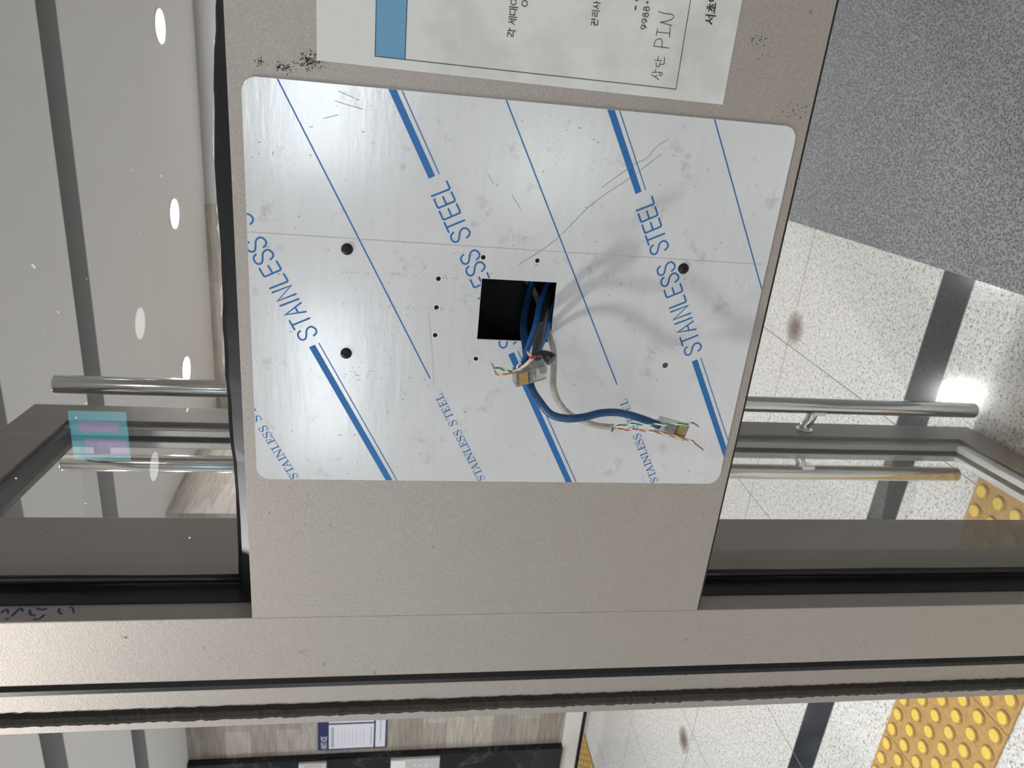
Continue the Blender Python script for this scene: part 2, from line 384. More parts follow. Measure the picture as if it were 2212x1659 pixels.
for i, o_ in enumerate(ops):
    w_ = struct(empty('window_%d' % (i + 2), ((o_[0] + o_[1]) / 2, -3.12, o_[2])))
    bm = bmesh.new(); t_ = .018
    cx_ = (o_[0] + o_[1]) / 2
    box(bm, o_[0] - cx_, o_[0] - cx_ + t_, -.02, .02, 0, o_[3] - o_[2]); box(bm, o_[1] - cx_ - t_, o_[1] - cx_, -.02, .02, 0, o_[3] - o_[2])
    box(bm, o_[0] - cx_ + t_, o_[1] - cx_ - t_, -.02, .02, 0, t_); box(bm, o_[0] - cx_ + t_, o_[1] - cx_ - t_, -.02, .02, o_[3] - o_[2] - t_, o_[3] - o_[2])
    bm_obj('window_frame', bm, M['silver'], w_)
    bm = bmesh.new(); box(bm, o_[0] - cx_ + t_, o_[1] - cx_ - t_, -.004, .004, t_, o_[3] - o_[2] - t_); bm_obj('window_glass', bm, M['glass'], w_)
g_ = boxo('paved_ground', (-14, 10, -22, -3.2, -.12, -.02), M['ground']); tag(g_, kind='structure'); g_.name = 'floor_outside'
# hedge outside the windows
bm = bmesh.new()
for i in range(900):
    c_ = Vector((random.uniform(-5, 3), random.uniform(-6.4, -5.4), random.uniform(.0, 1.65)))
    q = Matrix.Rotation(random.uniform(0, 6.28), 3, Vector((random.uniform(-1, 1), random.uniform(-1, 1), random.uniform(-1, 1))).normalized())
    s_ = random.uniform(.10, .2)
    bm.faces.new([bm.verts.new(c_ + q @ Vector(p)) for p in ((-s_ * .5, 0, 0), (0, -s_ * .25, 0), (s_ * .5, 0, .02), (0, s_ * .25, 0))])
tag(bm_obj('clipped_hedge', bm, M['leafgreen']), 'green hedge outside the windows behind the photographer', 'hedge', kind='stuff')

# ------------------------------------------------------------------ downlights
def downlight(x, y, label, group='round ceiling downlights', glow='glow_lobby'):
    t = tag(empty('ceiling_downlight', (x, y, ZC)), label, 'ceiling light', group)
    bm = bmesh.new(); cyl(bm, (0, 0, -.004), (0, 0, -.0012), .070, 32); bm_obj('lamp_disc', bm, M[glow], t)
    bm = bmesh.new(); n = 40
    for (r0, z0), (r1, z1) in (((.070, -.004), (.080, -.005)), ((.080, -.005), (.083, 0)), ((.070, -.001), (.070, -.004))):
        for i in range(n):
            a, b = 2 * math.pi * i / n, 2 * math.pi * (i + 1) / n
            bm.faces.new([bm.verts.new(Vector((r * math.cos(c_), r * math.sin(c_), zz))) for r, c_, zz in ((r0, a, z0), (r0, b, z0), (r1, b, z1), (r1, a, z1))])
    bm_obj('trim_ring', bm, M['white'], t)
downlight(.316, 3.577, 'lit downlight seen above the crossbar, closest to the corner over the paper notice')
downlight(-.547, 3.577, 'lit downlight above the crossbar, in the middle of the lit row of three')
downlight(-1.40, 3.577, 'lit downlight just beside the upper end of the steel door handle')
OFF = 'downlights outside the frame'
for x, y, g_, l_ in ((-1.1, -1.0, 'glow_key', 'downlight on the photographer side that throws the cable shadows'), (-.90, -2.8, 'glow_dim', 'dim downlight mirrored in the upper glass, nearer the paper notice'), (-1.62, -2.8, 'glow_dim', 'dim downlight mirrored in the upper glass near the steel handle'),
                     (.9, -1.0, 'glow', 'added fill downlight on the photographer side, right of the key lamp'), (.9, -2.6, 'glow', 'added fill downlight on the photographer side, rear right'), (-3.0, -1.2, 'glow', 'added fill downlight on the photographer side, far left')):  # the fill downlights here are added for ambient light on the near side
    downlight(x, y, l_, OFF, g_)
for w_, (x, y) in zip(('first', 'second', 'third', 'fourth', 'fifth'), ((-.75, .95), (-1.5, .95), (-2.3, .95), (-3.3, .95), (-4.4, 1.9))):
    downlight(x, y, 'added unseen lobby fill downlight above the frame, %s from the right wall' % w_, 'added lobby fill downlights above the frame')  # unseen downlights added to brighten the lobby

# ------------------------------------------------------------------ post, glass sidelight, crossbar
post = struct(empty('trim_1', (-.162, .075, 0)))
def rel(o, p):
    o.parent = p; o.matrix_parent_inverse = Matrix.Translation(-Vector(p.location)); return o
o = rel(boxo('post_body', (-.194, -.130, .0015, .149, 0, ZC), M['powder'], bev=.0012), post)
for z0, z1 in ((0, 1.028), (1.4095, ZC)):
    rel(boxo('black_reveal', (-.130, -.1285, .021, .0468, z0, z1), M['black']), post)
bm = bmesh.new()
for z0, pts in ((0, [(1.5995, .013), (1.597, .017), (1.594, .012)]), (0, [(1.590, .008), (1.588, .018), (1.584, .014)]), (0, [(1.580, .016), (1.577, .010), (1.573, .009)]), (0, [(1.576, .018), (1.572, .016), (1.568, .017)]), (0, [(1.567, .010), (1.569, .005), (1.573, .0045)]), (0, [(1.559, .017), (1.557, .012), (1.554, .010)]), (0, [(1.552, .018), (1.549, .017), (1.546, .011)])):
    P = catmull([Vector((-.1296, b, a)) for a, b in pts], 5)
    for a, b in zip(P, P[1:]):
        n_ = Vector((0, -(b - a).z, (b - a).y)).normalized() * .0008
        bm.faces.new([bm.verts.new(q) for q in (a - n_, b - n_, b + n_, a + n_)])
rel(bm_obj('blue_handwriting', bm, mat('blue_pen', (.02, .05, .2), .5)), post)

wi = struct(empty('window_1', (.7, .05, 0)))
rel(boxo('upper_pane', (-.1285, 1.595, .047, .055, 1.4095, ZC), M['glass']), wi)
rel(boxo('lower_pane', (-.1285, 1.595, .047, .055, .0, 1.0285), M['glass']), wi)
# rubber bead down the post edge, above and below the crossbar
for z0, z1 in ((1.4095, ZC), (0, 1.0285)):
    bm = bmesh.new(); tube(bm, [Vector((-.1235, .0455, z0 + (z1 - z0) * i / 20)) for i in range(21)], [.0035 + .0008 * random.random() for _ in range(21)], 10)
    rel(bm_obj('side_gasket', bm, M['black'], smooth=True), wi)
def gask(x): return interp([1.4265, 1.427, 1.4285, 1.428, 1.4215, 1.4205], min(1, max(0, (x + .13) / .58))) + .0008 * math.sin(x * 31)
# ragged sealant along the top of the crossbar
bm = bmesh.new(); prev = None
for i in range(140):
    x = -.128 + i * .012; h = gask(x) + .0009 * random.random()
    cur = [bm.verts.new((x, .0380, 1.4096)), bm.verts.new((x, .0415, h - .004)), bm.verts.new((x, .0450, h - .0008)), bm.verts.new((x, .0468, h))]
    if prev:
        for a in range(3): bm.faces.new((prev[a], cur[a], cur[a + 1], prev[a + 1]))
    prev = cur
rel(bm_obj('top_gasket', bm, M['black'], smooth=False), wi)
bm = bmesh.new(); prev = None
for i in range(60):
    x = .05 + i * .0042; h = gask(x) + .0002; w_ = .0002 + .0013 * random.random() ** 2 * (1 if (i // 7) % 2 == 0 else .15)
    a, b = bm.verts.new((x, .0464, h)), bm.verts.new((x, .0464, h + w_))
    if prev: bm.faces.new((prev[0], a, b, prev[1]))
    prev = (a, b)
rel(bm_obj('sealant_smear', bm, M['smear']), wi)
# dust flecks on the upper pane
bm = bmesh.new()
for i in range(46):
    x, z = random.uniform(-.1, .42), random.uniform(1.45, 1.72); r = random.choice((.0003, .0005, .0004, .0009)); a0 = random.uniform(0, 3)
    L_ = random.choice((1, 1, 2.5))
    bm.faces.new([bm.verts.new((x + r * L_ * math.cos(a) * math.cos(a0) - r * math.sin(a) * math.sin(a0), .0467, z + r * L_ * math.cos(a) * math.sin(a0) + r * math.sin(a) * math.cos(a0))) for a in [i_ * 1.05 for i_ in range(6)]])
rel(bm_obj('dust_flecks', bm, M['smear']), wi)

bar = tag(empty('crossbar_panel', (.7, .05, 1.03)), 'wide beige metal crossbar behind the film-covered steel plate, joined to the post', 'panel')
face = solid_from_outline('front_face', [(-.1298, 1.029), (1.59, 1.029), (1.59, 1.409), (-.1298, 1.409)], [[(.1165, 1.190), (.1165, 1.2455), (.1625, 1.2455), (.1625, 1.190)]], .0015, .0035, M['powder']); rel(face, bar)
bm = bmesh.new()
box(bm, -.128, 1.59, .0036, .1, 1.4065, 1.409); box(bm, -.128, 1.59, .0036, .1, 1.029, 1.0315); box(bm, -.128, 1.59, .098, .1, 1.0315, 1.4065)
rel(bm_obj('housing', bm, M['powder_grey']), bar)
bm = bmesh.new()
box(bm, .09, .195, .070, .072, 1.16, 1.28)
box(bm, .09, .092, .0036, .070, 1.16, 1.28); box(bm, .195, .197, .0036, .072, 1.16, 1.28); box(bm, .092, .195, .0036, .070, 1.16, 1.162); box(bm, .092, .195, .0036, .070, 1.278, 1.28)
rel(bm_obj('black_back_box', bm, M['blackmatte']), bar)
bm = bmesh.new()
box(bm, -.1298, 1.59, .0014, .0036, 1.0276, 1.0289); rel(bm_obj('lower_shadow_strip', bm, M['blackmatte']), bar)  # black strip stands in for the shadow line along the crossbar's lower edge
# grime on the crossbar face above the plate corner
bm = bmesh.new()
for cx_, cz_, rx, rz, n_ in ((.2915, 1.360, .005, .009, 150), (.2865, 1.376, .0022, .006, 60), (.2885, 1.389, .002, .003, 20), (.293, 1.108, .002, .006, 40), (.2885, 1.040, .006, .01, 22), (.325, 1.07, .01, .01, 10), (-.02, 1.37, .05, .02, 10), (.33, 1.078, .004, .004, 14)):
    for i in range(n_):
        x, z = random.gauss(cx_, rx * .5), random.gauss(cz_, rz * .5); r = random.uniform(.0002, .0006)
        if .0 - r < x < .2805 and 1.036 < z < 1.4012: continue
        bm.faces.new([bm.verts.new((x + r * math.cos(a) * random.uniform(.6, 1.2), .00138, z + r * math.sin(a) * random.uniform(.6, 1.2))) for a in [i_ * 1.05 for i_ in range(6)]])
rel(bm_obj('grime_specks', bm, mat('grime', (.06, .055, .04), .8)), bar)

bm = bmesh.new(); stroke(bm, [(-.1700, 1.3665), (-.1655, 1.3735), (-.1640, 1.3640)], .00028, .00125, False)
rel(bm_obj('scratch_mark', bm, M['scratch']), post)

# ------------------------------------------------------------------ steel plate with printed film
PX0, PX1, PZ0, PZ1 = 0., .28, 1.0365, 1.4007
plate = tag(empty('steel_cover_plate', (.14, 0, 1.0365)), 'round-cornered steel plate in blue-printed protective film with a rectangular cutout', 'plate')
CUT = (.1173, .162, 1.1913, 1.2446)
HOLES = [(.1603, 1.2748, .0017), (.1396, 1.275, .0017), (.119, 1.2748, .0017), (.1022, 1.2444, .0017), (.1771, 1.2449, .0017), (.177, 1.2069, .0017), (.1026, 1.1003, .0024)]
pl = solid_from_outline('film_covered_sheet', rrect(PX0, PX1, PZ0, PZ1, .0095), [[(CUT[0], CUT[2]), (CUT[0], CUT[3]), (CUT[1], CUT[3]), (CUT[1], CUT[2])]] + [circ(a, b, r) for a, b, r in HOLES], 0, .0014, M['film'], bev=.0002)
rel(pl, plate)
# discs close the small holes: black painted for shaded depth, brass in the last
for i, (a, b, r) in enumerate(HOLES):
    bm = bmesh.new(); cyl(bm, (a, .00125, b), (a, .00145, b), r * 1.0, 20); rel(bm_obj('hole_disc', bm, M['blackmatte'] if i < 6 else mat('hole_screw_brass', (.16, .14, .10), .35, .8)), plate)
    bm = bmesh.new(); n = 24
    for q in range(n):
        a0, a1 = 2 * math.pi * q / n, 2 * math.pi * (q + 1) / n
        r1 = r + .0004 + .0002 * math.sin(q * 1.3 + i)
        bm.faces.new([bm.verts.new((a + rr * math.cos(t_), -.00012, b + rr * math.sin(t_))) for rr, t_ in ((r, a0), (r, a1), (r1, a1), (r1, a0))])
    rel(bm_obj('bright_hole_rim', bm, M['smear']), plate)
def clip_plate(bm):
    for co, no in (((PX0 + .0003, 0, 0), (-1, 0, 0)), ((PX1 - .0003, 0, 0), (1, 0, 0)), ((0, 0, PZ0 + .0003), (0, 0, -1)), ((0, 0, PZ1 - .0003), (0, 0, 1))):
        bmesh.ops.bisect_plane(bm, geom=bm.verts[:] + bm.edges[:] + bm.faces[:], plane_co=co, plane_no=no, clear_outer=True)
    e_ = .0006
    for co, no in (((CUT[0] - e_, 0, 0), (1, 0, 0)), ((CUT[1] + e_, 0, 0), (1, 0, 0)), ((0, 0, CUT[2] - e_), (0, 0, 1)), ((0, 0, CUT[3] + e_), (0, 0, 1))):
        bmesh.ops.bisect_plane(bm, geom=bm.verts[:] + bm.edges[:] + bm.faces[:], plane_co=co, plane_no=no)
    kill = []
    for f in bm.faces:
        c_ = f.calc_center_median()
        if CUT[0] - e_ < c_.x < CUT[1] + e_ and CUT[2] - e_ < c_.z < CUT[3] + e_: kill.append(f)
        elif any((c_.x - a) ** 2 + (c_.z - b) ** 2 < (r + .0003) ** 2 for a, b, r in HOLES): kill.append(f)
    bmesh.ops.delete(bm, geom=kill, context='FACES')
    bmesh.ops.recalc_face_normals(bm, faces=bm.faces[:])
AN = math.radians(27.83); ex, ez = math.cos(AN), math.sin(AN)
def st2xz(s, t, k_): return (.107 + (s * ex - t * ez) * .001, 1.3575 - .1411 * k_ + (s * ez + t * ex) * .001)
SS = smooth2([(0.2, 3.4), (1.2, 1.0), (3.4, .0), (6.2, 1.2), (6.9, 3.6), (5.6, 6.0), (3.0, 7.6), (.8, 9.3), (.4, 11.3), (1.9, 13.0), (4.6, 13.1), (6.3, 12.0), (7.0, 10.2)], 5)
def S_(x): return [[(x + a, b - 6.0) for a, b in SS]]
def E_(x): return [[(x + 6.3, 6.9), (x + .8, 6.9), (x + .1, 6.3), (x - .1, -4.9), (x + .6, -5.6), (x + 6.1, -5.6)], [(x, .8), (x + 5.6, .8)]]
def L_(x, w_=5.7): return [[(x, 7.4), (x - .6, -5.0), (x + .1, -5.7), (x + w_, -5.6)]]
def T_(x): return [[(x, 7.0), (x + 7, 7.0)], [(x + 3.4, 7.0), (x + 3.0, -6.0)]]
SANS = S_(7.5) + T_(17.1) + [[(25.3, -6), (29.1, 7.4), (32.2, -6)], [(26.8, -1.1), (31.0, -1.1)], [(35.3, -6), (36.0, 7.4)], [(39.1, -6), (39.8, 7.4), (45.6, -6), (46.4, 7.4)]] + L_(49.6, 5) + E_(58) + S_(66.6) + S_(75.6) + S_(92.3) + T_(100.9) + E_(109.7) + E_(118.2) + L_(127.2, 4.8)
for k_ in range(4):
    bm = bmesh.new()
    for P in SANS: stroke(bm, [st2xz(a, b, k_) for a, b in P], .00125, -.00012)
    clip_plate(bm)
    if len(bm.faces): rel(bm_obj('printed_lettering', bm, M['inkblue']), plate)
    # serif line
    bm = bmesh.new()
    def ser(kind, x, w_):
        Hh = 5.6; th, tn = .95, .38; o_ = []
        def s(w, pts): stroke(bm, [st2xz(x + a * w_, 60.7 + b * Hh, k_) for a, b in pts], w * .001, -.00012, round_=(w < .6))
        if kind == 'S':
            s(tn, smooth2([(.02, .28), (.06, .0), (.35, -.02), (.7, 0), (.95, .2)])); s(th, smooth2([(.95, .2), (.85, .42), (.5, .52), (.18, .64), (.06, .82)])); s(tn, smooth2([(.06, .82), (.3, 1.02), (.62, 1.02), (.85, .9), (.88, .7)])); s(tn, [(.02, .28), (.0, -.02)]); s(tn, [(.88, .7), (.9, 1.02)])
        if kind == 'T': s(th, [(.5, 0), (.5, 1)]); s(tn, [(0, .99), (1, .99)]); s(tn, [(0, .99), (-.02, .75)]); s(tn, [(1, .99), (1.02, .75)]); s(tn, [(.25, 0), (.75, 0)])
        if kind == 'A': s(tn, [(.05, 0), (.48, 1)]); s(th, [(.48, 1), (.88, 0)]); s(tn, [(.2, .34), (.72, .34)]); s(tn, [(-.1, 0), (.28, 0)]); s(tn, [(.65, 0), (1.1, 0)])
        if kind == 'I': s(th, [(.5, 0), (.5, 1)]); s(tn, [(.1, 0), (.9, 0)]); s(tn, [(.1, 1), (.9, 1)])
        if kind == 'N': s(tn, [(.15, 0), (.15, 1)]); s(th, [(.15, 1), (.88, 0)]); s(tn, [(.88, 0), (.88, 1)]); s(tn, [(-.05, 0), (.35, 0)]); s(tn, [(-.08, 1), (.2, 1)]); s(tn, [(.68, 1), (1.08, 1)])
        if kind == 'L': s(th, [(.25, 0), (.25, 1)]); s(tn, [(0, 0), (1, 0)]); s(tn, [(1, 0), (1.05, .3)]); s(tn, [(0, 1), (.55, 1)])
        if kind == 'E': s(th, [(.25, 0), (.25, 1)]); s(tn, [(0, 0), (.98, 0)]); s(tn, [(.98, 0), (1.05, .28)]); s(tn, [(0, 1), (.95, 1)]); s(tn, [(.95, 1), (.98, .75)]); s(tn, [(.25, .52), (.72, .52)]); s(tn, [(.72, .36), (.72, .68)])
    for ch, x, w_ in (('S', -86.0, 3.6), ('T', -81.0, 5.4), ('A', -75.4, 5.2), ('I', -69.0, 3.0), ('N', -65.6, 6.0), ('L', -58.6, 4.6), ('E', -52.9, 4.2), ('S', -47.5, 3.9), ('S', -42.0, 3.8), ('S', -33.0, 3.9), ('T', -27.0, 5.2), ('E', -20.9, 4.0), ('E', -15.3, 4.0), ('L', -9.6, 4.2)):
        ser(ch, x, w_)
    clip_plate(bm)
    if len(bm.faces): rel(bm_obj('printed_serif_lettering', bm, M['inkblue']), plate)
    bm = bmesh.new()
    for s0, s1 in ((-140, 1.5), (138.2, 240)):
        stroke(bm, [st2xz(s0, 2.15, k_), st2xz(s1, 2.15, k_)], .0045, -.00012, False)
        stroke(bm, [st2xz(s0, -3.05, k_), st2xz(s1, -3.05, k_)], .0007, -.00012, False)
    stroke(bm, [st2xz(9.2, 63.4, k_), st2xz(230, 63.4, k_)], .0009, -.00012, False)
    clip_plate(bm)
    if len(bm.faces): rel(bm_obj('printed_stripes', bm, M['inkblue']), plate)
bm = bmesh.new()
for P in ([(.255, 1.13), (.2374, 1.1496), (.2187, 1.173), (.1917, 1.1964), (.1733, 1.2199)], [(.2646, 1.1268), (.2598, 1.1337), (.2509, 1.1403), (.2467, 1.1478), (.2299, 1.168)]):
    stroke(bm, smooth2(P, 4), .00028, -.00016)
for P in ([(.276, 1.343), (.2715, 1.330)], [(.270, 1.345), (.2665, 1.328)], [(.262, 1.343), (.259, 1.352)], [(.2325, 1.246), (.227, 1.242)], [(.2205, 1.229), (.212, 1.2225)]): stroke(bm, P, .0003, -.00016)
rng = random.Random(3)
for i in range(110):
    x, z = rng.uniform(.006, .274), rng.uniform(1.042, 1.395)
    if CUT[0] < x < CUT[1] and CUT[2] < z < CUT[3]: continue
    a = rng.gauss(0, .5); l_ = rng.uniform(.0003, .0022); stroke(bm, [(x, z), (x + l_ * math.sin(a), z + l_ * math.cos(a))], rng.uniform(.0002, .0005), -.00016)
for x0, z0, n_, sx, sz in ((.1615, 1.2950, 60, .0002, .05), (.0775, 1.2745, 0, 0, 0), (.1385, 1.2905, 44, .0006, .024), (.085, 1.325, 26, .004, .006), (.108, 1.205, 26, .003, .006), (.1175, 1.09, 30, .006, .006), (.1165, 1.115, 22, .004, .003)):
    for i in range(n_):
        x, z = rng.gauss(x0, sx), rng.gauss(z0, sz)
        if CUT[0] - .001 < x < CUT[1] + .001 and CUT[2] - .001 < z < CUT[3] + .001 or z > 1.399: continue
        stroke(bm, [(x, z), (x + rng.uniform(-.0004, .0004), z + rng.uniform(-.001, .001))], .00025, -.00016)
rel(bm_obj('scuff_marks', bm, M['scratch']), plate)
bm = bmesh.new()
for P in ([(.1848, 1.40), (.1845, 1.30), (.1842, 1.20), (.184, 1.04)], [(.1372, 1.281), (.12, 1.278), (.10, 1.2755), (.0765, 1.2735)]):
    stroke(bm, P, .00022, -.00014, False)
rel(bm_obj('film_crease', bm, mat('film_crease', (.30, .30, .29), .4)), plate)
def screw(x, z):
    bm = bmesh.new(); n = 28; prof = [(.0039, .0000), (.0039, -.0009), (.0035, -.0017), (.0026, -.0023), (.0014, -.0025), (0, -.0025)]
    rings = []
    for r, yy in prof[:-1]: rings.append([bm.verts.new((r * math.cos(2 * math.pi * i / n), yy, r * math.sin(2 * math.pi * i / n))) for i in range(n)])
    for a, b in zip(rings, rings[1:]):
        for i in range(n): bm.faces.new((a[i], a[(i + 1) % n], b[(i + 1) % n], b[i])).smooth = True
    bm.faces.new(rings[-1])
    o_ = bm_obj('screw', bm, M['screw']); o_.location = (x, 0, z); rel(o_, plate)
    bm = bmesh.new()
    for a in (.5, .5 + math.pi / 2):
        d = Vector((math.cos(a), 0, math.sin(a))); n_ = Vector((-d.z, 0, d.x)) * .00035
        bm.faces.new([bm.verts.new(q + Vector((0, -.00256, 0))) for q in (d * -.0019 - n_, d * .0019 - n_, d * .0019 + n_, d * -.0019 + n_)])
    r_ = bm_obj('cross_recess', bm, mat('recess_black', (.001, .001, .001), .9)); r_.parent = o_
for x, z in ((.1773, 1.3367), (.1028, 1.3366), (.1775, 1.1000)): screw(x, z)

# ------------------------------------------------------------------ paper notice on the crossbar
pap = tag(empty('paper_notice', (.39, 0, 1.093)), 'white printed paper notice with a blue header bar taped up beside the plate', 'notice')
bm = bmesh.new(); vs = [bm.verts.new(v) for v in ((.2893, .0009, 1.0929), (.50, .0009, 1.0929), (.50, .0009, 1.356), (.2922, .0009, 1.356))]
f = bm.faces.new(vs); r_ = bmesh.ops.extrude_face_region(bm, geom=[f])
for v in r_['geom']:
    if isinstance(v, bmesh.types.BMVert): v.co.y += .00045
bmesh.ops.recalc_face_normals(bm, faces=bm.faces[:]); rel(bm_obj('paper_sheet', bm, M['paper']), pap)
YP = .00078
bm = bmesh.new(); bm.faces.new([bm.verts.new(v) for v in ((.2978, YP, 1.3030), (.49, YP, 1.3030), (.49, YP, 1.3212), (.2978, YP, 1.3212))]); rel(bm_obj('blue_header_bar', bm, M['headerblue']), pap)
bm = bmesh.new()
for P in ([(.49, 1.127), (.2960, 1.127), (.2978, 1.3212), (.49, 1.3212)], [(.2978, 1.303), (.49, 1.303)]): stroke(bm, P, .0004, YP - .0001, False)
rel(bm_obj('printed_border', bm, M['ink']), pap)
bm = bmesh.new()
def st(w, *Ps):
    for P in Ps: stroke(bm, P, w, YP - .0001)
def ring(cx_, cz_, r, rz=None): rz = rz or r; return [(cx_ + r * math.cos(i * .5236), cz_ + rz * math.sin(i * .5236)) for i in range(13)]
w1 = .0005
# gak se-dae-eo / i
st(w1, [(.3167, 1.2408), (.3189, 1.2406), (.3184, 1.2392), (.3167, 1.2379)], [(.3201, 1.2409), (.3201, 1.2382)], [(.3201, 1.2395), (.3214, 1.2395)], [(.3170, 1.2372), (.3203, 1.2374), (.3203, 1.2357)])
st(w1, [(.3249, 1.2407), (.3248, 1.239), (.3236, 1.237)], [(.3248, 1.239), (.3258, 1.2372)], [(.3256, 1.239), (.3266, 1.239)], [(.3266, 1.2408), (.3266, 1.2359)], [(.3278, 1.2409), (.3278, 1.2358)])
st(w1, [(.3312, 1.2403), (.3290, 1.2403), (.3290, 1.2373), (.3315, 1.2373)], [(.3321, 1.2409), (.3321, 1.236)], [(.3333, 1.2411), (.3333, 1.2357)], [(.3321, 1.2384), (.3333, 1.2384)])
st(w1, ring(.3360, 1.2387, .0015, .0017), [(.3378, 1.2387), (.3390, 1.2387)], [(.3390, 1.241), (.3390, 1.236)])
st(w1, ring(.3360, 1.2318, .0016, .0017), [(.3389, 1.2342), (.3389, 1.2292)])
# gwan-ri-sa
st(w1, [(.3283, 1.1887), (.3300, 1.1886), (.3299, 1.1873)], [(.3292, 1.1874), (.3292, 1.1867)], [(.3279, 1.1866), (.3306, 1.1868)], [(.3314, 1.1889), (.3314, 1.1862)], [(.3314, 1.1875), (.3322, 1.1875)], [(.3286, 1.1862), (.3286, 1.1846), (.3314, 1.1847)])
st(w1, [(.3333, 1.1887), (.3352, 1.1885), (.3352, 1.1872), (.3334, 1.1871), (.3333, 1.1857), (.3354, 1.1857)], [(.3364, 1.1891), (.3364, 1.1845)])
st(w1, [(.3388, 1.1888), (.3387, 1.1874), (.3376, 1.1854)], [(.3387, 1.1874), (.3397, 1.1857)], [(.3409, 1.1889), (.3409, 1.1845)], [(.3409, 1.1869), (.3417, 1.1869)])
st(.0009, [(.3396, 1.1617), (.3415, 1.1617)])
for cx_ in (.3303, .3338):   # 9 9
    st(w1, ring(cx_, 1.1554, .0012, .0011), [(cx_ + .0012, 1.1554), (cx_ + .0010, 1.1540), (cx_ - .0004, 1.1530)])
for cx_ in (.3373, .3408): st(w1, ring(cx_, 1.1556, .0009, .0009), ring(cx_, 1.1538, .0012, .0010))
st(w1, [(.3437, 1.1547), (.3451, 1.1547)], [(.3444, 1.1554), (.3444, 1.1539)])
st(w1, ring(.3452, 1.1617, .0008), [(.3464, 1.163), (.3464, 1.1604)])
rel(bm_obj('printed_text', bm, M['ink']), pap)
bm = bmesh.new(); w2 = .00042
st(w2, [(.3031, 1.1449), (.3022, 1.1425), (.3006, 1.1396)], [(.3022, 1.1425), (.3032, 1.1410)], [(.3047, 1.1447), (.3052, 1.1395)], [(.3049, 1.1428), (.3069, 1.1427)], ring(.3041, 1.1387, .0010, .0010))
st(w2, [(.3082, 1.1425), (.3106, 1.1431)], [(.3082, 1.1425), (.3086, 1.1405), (.3110, 1.1407)], [(.3119, 1.1444), (.3121, 1.1397)], [(.3120, 1.1422), (.3143, 1.1422)], [(.3098, 1.1400), (.3102, 1.1376), (.3143, 1.1381)])
st(w2, [(.3201, 1.1463), (.3199, 1.1361)], smooth2([(.3203, 1.1462), (.3230, 1.1459), (.3246, 1.1437), (.3237, 1.1415), (.3192, 1.1408)]))
st(w2, [(.3264, 1.1458), (.3301, 1.1456)], [(.3284, 1.1457), (.3284, 1.1371)], [(.3260, 1.1368), (.3324, 1.1375)])
st(w2, smooth2([(.3330, 1.1363), (.3341, 1.1444)], 2), smooth2([(.3341, 1.1444), (.3355, 1.1394), (.3374, 1.1363), (.3391, 1.1371), (.3394, 1.1432), (.3401, 1.1467)]))
rel(bm_obj('handwritten_note', bm, M['ink']), pap)
bm = bmesh.new(); w3 = .00085
st(w3, [(.3381, 1.1147), (.3380, 1.1127), (.3364, 1.1104)], [(.3380, 1.1127), (.3399, 1.1107)], [(.3400, 1.1128), (.3411, 1.1129)], [(.3412, 1.1152), (.3412, 1.1088)])
st(w3, [(.3450, 1.1151), (.3462, 1.1151)], [(.3437, 1.1138), (.3475, 1.1138)], [(.3457, 1.1138), (.3440, 1.1116)], [(.3457, 1.1133), (.3474, 1.1116)], [(.3457, 1.1118), (.3457, 1.1103)], [(.3428, 1.1101), (.3484, 1.1103)])
st(w3, ring(.3510, 1.1135, .0018), [(.3536, 1.1152), (.3536, 1.1095)])
rel(bm_obj('bold_footer_text', bm, M['ink']), pap)

